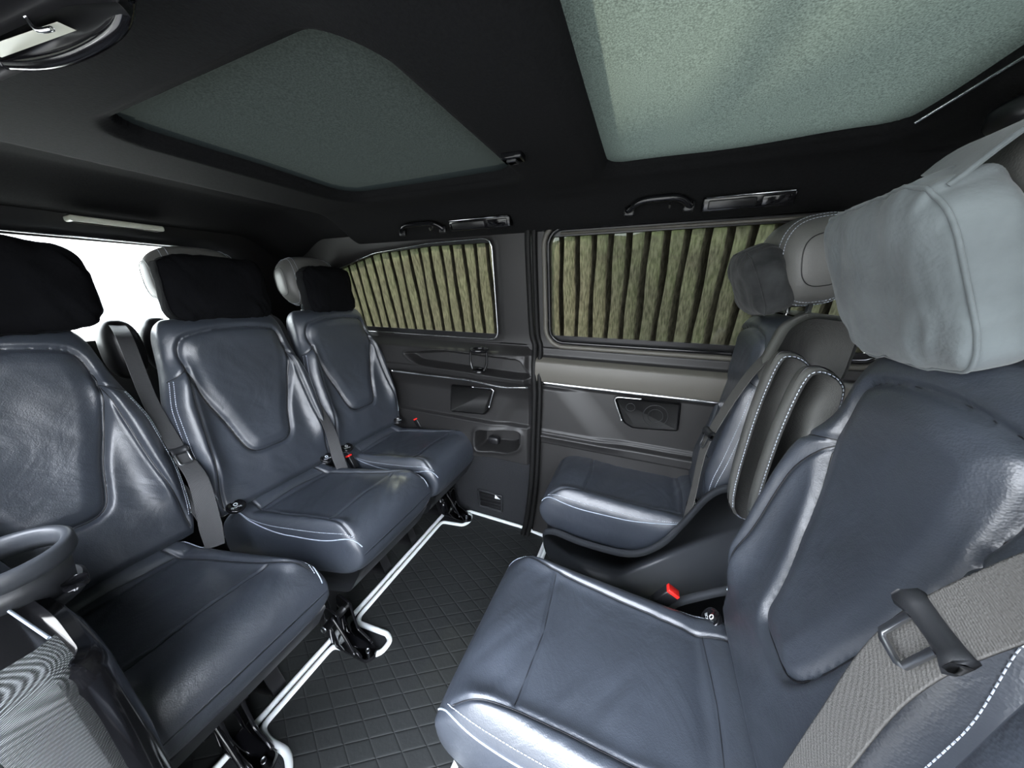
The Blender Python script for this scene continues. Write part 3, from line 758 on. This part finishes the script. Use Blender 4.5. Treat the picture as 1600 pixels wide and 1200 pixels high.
# grey hard back shell on the far rear-facing seat, seen above the armrests
def back_shell(t, yc, hw):
    X = []
    pts = [(.335, .60), (.375, .66), (.40, .80), (.42, .95), (.43, 1.03), (.40, 1.06), (.35, 1.055)]
    P = np.stack([np.stack([np.full(9, p[0]) - .03 * np.linspace(-1, 1, 9) ** 4, yc + hw * np.linspace(-1, 1, 9), np.full(9, p[1]) - .02 * np.linspace(-1, 1, 9) ** 4 * (p[1] > 1)], 1) for p in catmull(pts, 4)], 0)
    t.add('back_shell', grid(P), 'leather_side')
back_shell(front_far, 1.06, .175); back_shell(front_near, .445, .175)

g = prism(rpoly([(.272, .93), (.298, 1.040), (.335, 1.068), (.435, 1.058), (.43, .93), (.40, .84), (.30, .84)], .02), 1, .885, .935, .010)
front_far.add('shoulder_wing', g, 'leather_side')
def armrest(t, x, y, z0, z1, wx, wy_, lean=.10, m='leather_side'):
    prof = catmull([(x, z0), (x - .012, z0 + (z1 - z0) * .5), (x - .004, z1 - .03), (x + wx * .25, z1), (x + wx * .8, z1 - .015), (x + wx, z1 - .06), (x + wx, z0 + (z1 - z0) * .4), (x + wx * .9, z0 - .01)], 5, True)
    g = prism(prof, 1, y - wy_ / 2, y + wy_ / 2, .007); g = rotg(g, np.array([x, y, z0]), 'Y', lean)
    a = t.add('armrest', g, m)
    ring = inset(prof, .003); ring3 = np.stack([ring[:, 0], np.full(len(ring), y), ring[:, 1]], 1); c = ring3.mean(0); ring3 = c + (ring3 - c) * 1.035
    t.add('seam', rotg(tube(ring3, .0016, 5, closed=True), np.array([x, y, z0]), 'Y', lean), 'black', a)
    rg = inset(prof, .004)
    rr = np.stack([rg[:, 0], np.full(len(rg), y - wy_ / 2 + .003), rg[:, 1]], 1)
    t.add('stitching', rotg(dashes(rr, .005, .0025, .0009), np.array([x, y, z0]), 'Y', lean), 'stitch', a)
armrest(front_far, .245, .795, .62, .995, .065, .048, .05)
armrest(front_near, .262, .710, .64, .985, .065, .045, .05)
armrest(front_near, .185, .178, .52, 1.0, .075, .045, .06, 'leather')
armrest(front_far, .225, 1.285, .62, .985, .05, .035, .05)
# curved black side cover under the armrests
cov = catmull([(-.235, .300), (-.20, .335), (-.10, .325), (.04, .335), (.12, .40), (.17, .50), (.215, .60), (.27, .635), (.36, .62), (.40, .45), (.38, .22), (.10, .17), (-.18, .20)], 5, True)
g = prism(cov, 1, .835, .865, .008); front_far.add('side_cover', g, 'cover')
cov2 = catmull([(-.10, .34), (.10, .36), (.16, .42), (.26, .50), (.34, .48), (.36, .30), (.0, .20)], 5, True)
front_near.add('side_cover', prism(cov2, 1, .650, .675, .006), 'cover')

# ------------------------------------------------------------------ headrest pillows
def pillow(label, x, y, z, hx, hy, hz, m, tilt=0, yaw=0, roll=0, seed=1, pinch=.25, n=3.0):
    def fn(P):
        q = P.copy(); r = vnoise(P[..., 1] * 1.1 + seed, P[..., 2] * .6 + seed, 3.2, seed) * .12 + vnoise(P[..., 1] * 2 + P[..., 2] * .7 + seed * 2, P[..., 2] * .35, 6, seed + 1) * .13
        q = q * (1 + r[..., None] * np.array([1.1, .45, .45]))
        edge = np.maximum(np.abs(P[..., 1]), np.abs(P[..., 2]))
        q[..., 0] *= 1 - pinch * edge ** 4
        q[..., 2] *= 1 + .08 * np.abs(P[..., 1]) ** 3
        return q
    g = loft_box(x, y, z, hx, hy, hz, n, 60, 90, fn)
    c = np.array([x, y, z])
    for ax_, an in (('X', roll), ('Y', tilt), ('Z', yaw)):
        if an: g = rotg(g, c, ax_, an)
    t = Thing('headrest_pillow', (x, y, z - hz), label, 'pillow', 'soft pillows on the headrests')
    b = t.add('cover', g, m)
    # seam around the front edge
    an = np.linspace(0, 2 * math.pi, 90, endpoint=False); e = 2 / n
    lp = np.array([[-.62, np.sign(math.cos(a)) * abs(math.cos(a)) ** e, np.sign(math.sin(a)) * abs(math.sin(a)) ** e] for a in an])
    sg = 1 if SEAMSIDE > 0 else -1
    lp[:, 0] = .55 * sg; lp[:, 1:] *= (1 - .55 ** n) ** (1 / n); lp = fn(lp) * 1.006 * np.array([hx, hy, hz]) + c
    gg = tube(lp, .0020, 6, closed=True)
    for ax_, an_ in (('X', roll), ('Y', tilt), ('Z', yaw)):
        if an_: gg = rotg(gg, c, ax_, an_)
    t.add('piping', gg, m, b)
    return t
SEAMSIDE = 1
pillow('dark headrest pillow cropped by the left edge of the photo', -1.235, .165, 1.122, .060, .172, .098, 'pillow_dark', -.1, seed=2, n=4.0)
pillow('dark headrest pillow on the middle rear seat', -1.255, .592, 1.112, .055, .135, .098, 'pillow_dark', -.1, seed=3, n=4.0)
pillow('dark headrest pillow on the rear seat beside the window', -1.250, .970, 1.108, .050, .110, .096, 'pillow_dark', -.1, seed=4, n=4.0)
SEAMSIDE = -1
pillow('small dark grey headrest pillow in front of the wide curtain',   .268, 1.045, 1.138, .046, .112, .086, 'pillow_grey', -.42, seed=5, n=3.6, pinch=.12)
pillow('large pale grey plush headrest pillow at the upper right', .268, .506, 1.130, .034, .104, .096, 'pillow', -.42, seed=6, n=4.2, pinch=.05)

pt = [o for o in C.objects if o.name.startswith('headrest_pillow') and o.get('label', '').startswith('large')][0]
V_, F_ = ribbon(catmull([(.235, .455, 1.215), (.262, .44, 1.245), (.32, .435, 1.268), (.38, .43, 1.262)], 6), (0, 1, 0), .08, .004)
link_mesh('strap', V_, F_, 'pillow', pt, True, (.268, .506, 1.130 - .096))
# ------------------------------------------------------------------ seat belts
def belt(label, path, wdir, width, tongue_at, flip=1, size=1.0, group='three-point seat belts', cols='belt'):
    p = catmull(path, 8); n = len(p)
    wd = np.array(wdir, float)
    if wd.ndim == 2: wd = np.stack([np.interp(np.linspace(0, 1, n), np.linspace(0, 1, len(wd)), wd[:, k_]) for k_ in range(3)], 1)
    if isinstance(width, tuple): warr = np.interp(np.linspace(0, 1, n), np.linspace(0, 1, len(width)), width); width = width[0]
    else: warr = width
    t = Thing('seat_belt', tuple(np.r_[p.mean(0)[:2], p[:, 2].min()]), label, 'seat belt', group)
    t.add('webbing', ribbon(p, wd, warr), cols)
    i = int(tongue_at * (n - 1)); c = p[i]; T = p[min(i + 1, n - 1)] - p[max(i - 1, 0)]; T /= np.linalg.norm(T)
    Wd = wd[i] if wd.ndim == 2 else wd; Wd = Wd - T * (Wd @ T); Wd /= np.linalg.norm(Wd); N_ = np.cross(T, Wd) * flip
    def loc(u, v, h): return c + u * Wd + v * T + h * N_
    w2 = width / 2 * 1.18
    # plastic bar
    sec = [(-.010, -.004), (.010, -.004), (.012, .003), (.006, .009), (-.006, .009), (-.012, .003)]
    P = np.stack([np.array([loc(u, v * size * sc_, h * size + bend) for v, h in sec]) for u, sc_, bend in ((-w2, .6, .004), (-w2 * .95, 1.1, .003), (-w2 * .6, .9, 0), (0, .85, 0), (w2 * .6, .9, 0), (w2 * .95, 1.1, .003), (w2, .6, .004))], 0)
    tg = t.add('tongue_grip', grid(P, closed_v=True, cap_u=True), 'plastic')
    o = .0; L = .034 * size; hw_ = .013 * size
    ring = [loc(u, v, .006) for u, v in ((-hw_, .006), (-hw_, .006 + L * .9), (-hw_ * .7, .006 + L), (hw_ * .7, .006 + L), (hw_, .006 + L * .9), (hw_, .006))]
    if SIDE_TONGUE:
        ring = [loc(-.004 + a * 1.0, v, .006) for a, v in ((0, -hw_), (0, hw_))]
    t.add('tongue', ribbon(np.array(ring), N_, .0022, .0045), 'steel', tg)
    return t
SIDE_TONGUE = False
belt('dark seat belt with a buckle tongue between the near and middle rear seats', [(-1.40, .40, 1.02), (-1.29, .375, .985), (-1.20, .352, .83), (-1.115, .345, .70), (-1.06, .345, .62), (-1.02, .325, .50), (-1.0, .315, .45)],
     [(-.1, 1, -.1), (0, 1, 0), (0, 1, 0), (.05, 1, 0), (.5, 1, 0), (.7, .8, 0)], (.030, .030, .030, .032, .040, .046, .040), .50, cols='belt_dark')
belt('dark seat belt with a buckle tongue between the middle and window rear seats', [(-1.40, .80, 1.02), (-1.29, .775, .985), (-1.20, .755, .83), (-1.12, .742, .70), (-1.06, .735, .60), (-1.03, .725, .50), (-1.0, .715, .45)],
     [(-.1, 1, -.1), (0, 1, 0), (0, 1, 0), (.05, 1, 0), (.5, 1, 0), (.7, .8, 0)], (.029, .029, .029, .030, .036, .040, .036), .45, cols='belt_dark')
belt('grey seat belt running down the farther rear-facing seat', [(.345, .925, 1.045), (.265, .905, .93), (.215, .895, .80), (.19, .885, .70), (.185, .878, .55), (.175, .870, .42), (.17, .868, .36)],
     (-.15, 1, 0), .040, .42, flip=-1)
belt('broad grey seat belt with a large tongue across the near rear-facing seat', [(.36, .225, 1.10), (.265, .232, 1.02), (.215, .242, .93), (.20, .255, .85), (.195, .262, .74), (.185, .262, .62), (.17, .26, .48)],
     [(.1, 1, .1), (-.1, 1, .05), (-.1, 1, 0), (-.1, 1, 0)], .038, .40, flip=-1, size=.85)

for yy_, lb in ((.400, 'black belt outlet behind the shoulder of the near rear seat'), (.485, 'black belt outlet left of the middle rear seat against the bright window'), (.795, 'black belt outlet between the middle and window rear seats')):
    solo('belt_outlet', loft_box(-1.42, yy_, .945, .05, .041, .088, 2.6, 20, 30), 'black', lb, 'belt outlet', 'belt outlets behind the rear row')
# ------------------------------------------------------------------ ceiling fittings
def grab_handle(label, x0, x1, y, z, s=1.0, ydir=-1):
    t = Thing('grab_handle', ((x0 + x1) / 2, y, z - .02), label, 'handle', 'ceiling grab handles')
    t.add('bar', tube(catmull([(x0, y, z - .012 * s), (x0 + .004, y + ydir * .012, z - .006), (x0 + .03 * s, y + ydir * .026, z + .008 * s), ((x0 + x1) / 2, y + ydir * .030, z + .010 * s), (x1 - .03 * s, y + ydir * .026, z + .008 * s), (x1 - .004, y + ydir * .012, z - .006), (x1, y, z - .012 * s)], 6), .0085 * s, 10), 'gloss')
    for x in (x0 + .004, x1 - .004):
        t.add('mount', bbox(x - .014, x + .014, y + min(0, ydir * .014), y + max(0, ydir * .014), z - .022, z + .002, .005), 'black')
    t.add('coat_hook', tube([(x1 - .05, y + ydir * .004, z + .0), (x1 - .05, y + ydir * .018, z - .010), (x1 - .05, y + ydir * .022, z - .004)], .003, 6), 'steel')
    return t
grab_handle('small black grab handle above the window beside the rear seats', -.865, -.68, 1.025, 1.326)
grab_handle('black grab handle above the wide sliding door window', -.072, .082, 1.022, 1.332, 1.1)
def lamp_unit(label, x0, x1, y, z):
    t = Thing('lamp_panel', ((x0 + x1) / 2, y, z - .016), label, 'reading lamp panel', 'ceiling lamp panels')
    a = bbox(x0, x1, y - .010, y + .02, z - .017, z + .017, .005); fr = t.add('frame', rotg(a, np.array([x0, y, z]), 'X', .35), 'gloss')
    xm = x0 + (x1 - x0) * .60
    t.add('lens', rotg(bbox(x0 + .012, xm, y - .013, y - .006, z - .010, z + .010, .003), np.array([x0, y, z]), 'X', .35), 'black')
    t.add('vent_cover', rotg(bbox(xm + .010, x1 - .010, y - .013, y - .006, z - .011, z + .011, .003), np.array([x0, y, z]), 'X', .35), 'gloss')
    t.add('edge', rotg(tube([(x0 + .006, y - .012, z + .0165), (x1 - .006, y - .012, z + .0165)], .0018, 6), np.array([x0, y, z]), 'X', .35), 'chrome')
lamp_unit('black lamp panel with lens above the rear side window', -.652, -.425, 1.018, 1.326)
lamp_unit('black lamp panel with lens above the sliding door window', .108, .298, 1.018, 1.324)
# beam switch
t = Thing('ceiling_switch', (-.275, .665, 1.360), 'small black switch on the beam between the two roof blinds', 'switch')
t.add('housing', bbox(-.297, -.253, .655, .685, 1.362, 1.376, .004), 'gloss'); t.add('rocker', bbox(-.287, -.265, .660, .680, 1.358, 1.368, .003), 'plastic')
# near ceiling handle with lamp, upper left, and the fitting in the upper right corner
t = Thing('grab_handle', (-.53, .165, 1.31), 'dark grab handle with a pale lamp at the upper left corner', 'handle', 'ceiling grab handles')
t.add('bar', tube(catmull([(-.62, .168, 1.336), (-.56, .176, 1.328), (-.50, .184, 1.328), (-.44, .188, 1.333), (-.41, .186, 1.345)], 6), .0055, 10), 'gloss')
t.add('lamp_lens', ([(-.60, .150, 1.3325), (-.48, .166, 1.3325), (-.48, .176, 1.3325), (-.60, .162, 1.3325)], [(0, 1, 2, 3)]), 'lamp', smooth=False)
t.add('housing', prism(rpoly([(-.68, .138), (-.45, .160), (-.40, .176), (-.42, .196), (-.68, .178)], .012), 2, 1.334, 1.36, .004), 'black')
t.add('coat_hook', tube(catmull([(-.50, .156, 1.334), (-.495, .158, 1.326), (-.483, .163, 1.327)], 4), .0018, 6), 'chrome')
t = Thing('spot_lamp', (.425, .70, 1.30), 'small spot lamp with a bright metal rim in the upper right corner', 'lamp')
t.add('housing', loft_box(.455, .730, 1.345, .040, .036, .022, 3, 20, 30), 'black')
t.add('bezel', tube([(.436 + .012 * math.cos(a), .712 + .012 * math.sin(a), 1.324) for a in np.linspace(0, 2 * math.pi, 20, endpoint=False)], .003, 6, closed=True), 'chrome')
t.add('bulb', loft_box(.436, .712, 1.324, .008, .008, .005, 2, 10, 16), 'chrome')

# ------------------------------------------------------------------ door and side panel fittings
def speaker(label, poly, y, accent, rings=()):
    p = rpoly(poly, .012); x0 = p[:, 0].mean()
    t = Thing('speaker', (x0, y, p[:, 1].min()), label, 'speaker', 'door speakers')
    fr = t.add('surround', prism(p, 1, y, y - .010, .003), 'black')
    t.add('grille', prism(inset(p, .006), 1, y - .005, y - .0115, .0012), 'grille')
    a = resample(np.array(accent), 24, False); t.add('accent', tube(np.stack([a[:, 0], np.full(24, y - .011), a[:, 1]], 1), .0028, 6), 'chrome', label='chrome accent edge')
    for (cx, cz, r) in rings:
        t.add('cone_ring', tube([(cx + r * math.cos(q), y - .0115, cz + r * math.sin(q)) for q in np.linspace(0, 2 * math.pi, 30, endpoint=False)], .0012, 5, closed=True), 'plastic')
speaker('black speaker with chrome corner in the side panel beside the rear seats', [(-.775, .700), (-.555, .708), (-.585, .598), (-.605, .578), (-.785, .566)], 1.148,
        [(-.66, .703), (-.567, .707), (-.556, .700), (-.580, .620)])
speaker('dark speaker with round cones in the sliding door panel', [(-.065, .738), (.155, .745), (.160, .637), (.01, .622), (-.025, .640)], 1.150,
        [(-.030, .648), (-.063, .728), (-.054, .738), (.03, .741)], [(.080, .685, .040), (.080, .685, .024), (-.005, .705, .015)])
# cup ring on the far side panel
def cup_ring(label, x, y, z, r, m='gloss'):
    t = Thing('cup_holder', (x, y, z - .08), label, 'cup holder', 'drink holder rings')
    n = 24; an = np.linspace(0, 2 * math.pi, n, endpoint=False)
    L = []
    for rad, h in ((r, -.008), (r + .004, 0), (r, .007), (r - .006, .006), (r - .008, -.006)):
        L.append(np.array([(x + rad * math.cos(a), y + rad * math.sin(a), z + h) for a in an]))
    t.add('ring', grid(np.stack(L), closed_u=True, closed_v=True), m)
    for s in (-1, 1): t.add('strut', tube(catmull([(x + s * r, y - .005, z - .004), (x + s * r * 1.02, y - .006, z - .05), (x + s * r * .7, y - .010, z - .082)], 5), .005, 8), m)
    L = [np.array([(x + rad * math.cos(a), y + rad * math.sin(a), z - .085 + h) for a in an]) for rad, h in ((r * .72, -.004), (r * .8, 0), (r * .72, .004), (r * .6, .002))]
    t.add('base', grid(np.stack(L), closed_v=True, cap_u=True), m)
cup_ring('black cup holder ring clipped on the armrest scoop below the rear side window', -.590, 1.080, .885, .036)
# pocket tray insert
solo('cup_insert', loft_box(-.60, 1.225, .415, .03, .02, .022, 3, 14, 24), 'black', 'small black insert inside the open pocket of the side panel', 'holder')
t = Thing('air_vent', (-.60, 1.165, .055), 'rectangular black air vent low on the carpeted side panel by the floor', 'air vent')
vp = rpoly([(-.675, .155), (-.535, .150), (-.535, .055), (-.665, .052)], .01); fr = t.add('frame', grid(np.stack([np.stack([q[:, 0], np.full(len(q), yv), q[:, 1]], 1) for q, yv in ((vp, 1.176), (vp, 1.166), (inset(vp, .008), 1.166), (inset(vp, .008), 1.176))]), closed_v=True), 'plastic')
for kk in range(4): t.add('slat', rotg(bbox(-.660, -.545, 1.168, 1.180, .070 + kk * .021, .074 + kk * .021, .001), np.array([-.6, 1.172, .072 + kk * .021]), 'X', .5), 'black')
t.add('label', ([(-.572, 1.1655, .150), (-.545, 1.1655, .130), (-.575, 1.1655, .128)], [(0, 1, 2)]), 'white', smooth=False)
struct('trim_6', bbox(-.665, -.545, 1.1745, 1.178, .055, .15, .001), 'black')

# ------------------------------------------------------------------ near side panel at the lower left
t = Thing('side_panel', (-.80, -.02, 0), 'dark side panel with woven grey end at the lower left corner', 'panel')
body = rpoly([(-1.25, -.092), (-.487, -.092), (-.484, .040), (-.51, .056), (-.60, .060), (-1.25, .030)], .028)
L = []
for z, d in ((.20, .00), (.45, .004), (.60, .0), (.725, .002), (.745, .008), (.752, .018)):
    q = inset(body, d) if d > 0 else body; L.append(np.stack([q[:, 0], q[:, 1], np.full(len(q), z)], 1))
t.add('body', grid(np.stack(L), closed_v=True, cap_u=True), 'gloss')
prof = catmull([(-.478, .25), (-.479, .45), (-.480, .60), (-.481, .70), (-.487, .742), (-.505, .757), (-.545, .760)], 6)
yy = np.linspace(-.088, .034, 16)
P = np.stack([np.stack([prof[:, 0] - .012 * ss(.02, .034, yv), np.full(len(prof), yv), prof[:, 1] - .003 * ss(.02, .034, yv)], 1) for yv in yy], 0)
t.add('woven_insert', grid(P), 'weave')
t.add('ledge_line', tube([(-.70, .020, .7545), (-.56, .030, .7545)], .0016, 6), 'piping')
t = Thing('cup_holder', (-.72, .045, .75), 'dark grey fold-out cup holder at the left edge before the near rear seat', 'cup holder', 'drink holder rings')
cx, cy = -.705, .035
an = np.linspace(0, 2 * math.pi, 56, endpoint=False); L = []
for rad, h in ((.053, .775), (.058, .785), (.058, .800), (.055, .803), (.050, .803), (.047, .800), (.046, .785), (.047, .775)):
    L.append(np.array([(cx + rad * math.cos(a), cy + rad * math.sin(a), h) for a in an]))
t.add('ring', grid(np.stack(L), closed_u=True, closed_v=True), 'cover')
a2 = np.linspace(-.55 * math.pi, .30 * math.pi, 40)
hgt = .745 + .035 * (np.linspace(-1, 1, 40) ** 2) * 0
P = np.stack([np.stack([cx + r_ * np.cos(a2), cy + r_ * np.sin(a2), np.full(40, zz)], 1) for r_, zz in ((.055, .780), (.053, .76), (.050, .735), (.046, .735), (.048, .76), (.050, .780))], 0)
t.add('side_wall', grid(P, closed_u=True), 'plastic')
t.add('base', prism(np.stack([cx + .053 * np.cos(an), cy + .053 * np.sin(an)], 1), 2, .722, .738, .003), 'plastic')
t.add('pivot', tube([(cx + .050, cy + .035, .742), (cx + .050, cy + .035, .752)], .011, 14), 'gloss')
solo('felt_pad', loft_box(-.66, -.045, .835, .10, .030, .035, 3, 20, 30), 'felt', 'blue-grey felt pad above the side panel at the left edge', 'pad')
solo('door_pillar', tube(catmull([(-.52, -.050, 1.0), (-.46, -.045, .88), (-.415, -.040, .78), (-.385, -.030, .66), (-.37, -.03, .40), (-.36, -.03, .0)], 6), .020, 12), 'body', 'pale grey door pillar edge at the lower left corner', 'pillar')

# ------------------------------------------------------------------ floor mats
def mat_piece(name, outline, label, z=.004):
    t = Thing(name, (*np.mean(outline, 0), 0), label, 'floor mat', 'quilted floor mats')
    p = rpoly(outline, .022, 5); t.add('quilted_sheet', prism(p, 2, -.004, z), 'quilt', smooth=False)
    t.add('border', tube(np.stack([p[:, 0], p[:, 1], np.full(len(p), z + .001)], 1), .0085, 8, closed=True), 'mat_edge', label='white piped border')
mat_piece('floor_mat', [(-.812, .222), (-.812, .440), (-.765, .447), (-.70, .457), (-.652, .478), (-.650, .520), (-.675, .534), (-.73, .528), (-.795, .522), (-.812, .54), (-.812, 1.045), (-.70, 1.065), (-.685, 1.10), (-.70, 1.145), (-.735, 1.150), (-.72, 1.165),
                        (-.43, 1.165), (-.30, 1.15), (-.30, -.08), (-.66, -.08), (-.655, .195), (-.70, .221), (-.77, .214)], 'black quilted aisle mat with white piped border between the facing seats')
mat_piece('floor_mat', [(-.835, .20), (-.835, 1.15), (-1.7, 1.15), (-1.7, -.05), (-.835, -.05)], 'black mat strip with white piped edge running under the rear seats')
mat_piece('floor_mat', [(-.285, .98), (-.315, .965), (-.335, .94), (-.300, .925), (-.20, .93), (.1, .90), (.1, 1.1), (-.285, 1.1)], 'black mat corner with white piped edge under the farther rear-facing seat', z=.006)

# floor brackets of the rear row
def bracket(label, x, y):
    t = Thing('floor_bracket', (x, y, 0), label, 'bracket', 'seat floor brackets')
    t.add('plate', prism(rpoly([(x - .05, y - .028), (x + .085, y - .024), (x + .10, y), (x + .085, y + .024), (x - .05, y + .028)], .01), 2, .006, .020, .003), 'gloss')
    for s in (-1, 1):
        arm = rpoly([(x - .06, .015), (x + .07, .015), (x + .06, .035), (x + .01, .06), (x - .005, .165), (x - .06, .175), (x - .075, .08)], .012)
        t.add('arm', prism(arm, 1, y + s * .022 - .004, y + s * .022 + .004, .001), 'gloss')
    t.add('pivot', tube([(x - .035, y - .05, .125), (x - .035, y + .04, .125)], .012, 12), 'black')
    t.add('bolt', tube([(x - .035, y - .056, .125), (x - .035, y - .049, .125)], .008, 8), 'steel'); t.add('lever', tube(catmull([(x - .02, y - .03, .16), (x + .02, y - .03, .10), (x + .05, y - .03, .04)], 5), .005, 8), 'gloss')
    t.add('screw', tube([(x + .07, y, .020), (x + .07, y, .026)], .006, 8), 'steel')
bracket('black steel floor bracket with bolt between the near and middle rear seats', -.755, .462)
bracket('black steel floor bracket under the far end of the rear row by the vent', -.775, 1.105)
bracket('black steel floor bracket cropped by the bottom edge below the near rear seat', -.800, .185)

# front cabin seats far right, barely visible
for yy, lb in ((.95, 'dark front cabin seat behind the farther rear-facing seat'), (.30, 'dark front cabin seat behind the near rear-facing seat')):
    t = Thing('cabin_seat', (.85, yy, 0), lb, 'car seat', 'front cabin seats')
    t.add('backrest', loft_box(.80, yy, .72, .07, .20, .36, 4, 24, 36), 'plastic'); t.add('cushion', loft_box(1.02, yy, .38, .25, .20, .08, 4, 20, 36), 'plastic')
    t.add('pedestal', bbox(.80, 1.2, yy - .15, yy + .15, 0, .32, .02), 'black')
    t.add('headrest', loft_box(.76, yy, 1.19, .05, .12, .10, 3, 20, 30), 'plastic')
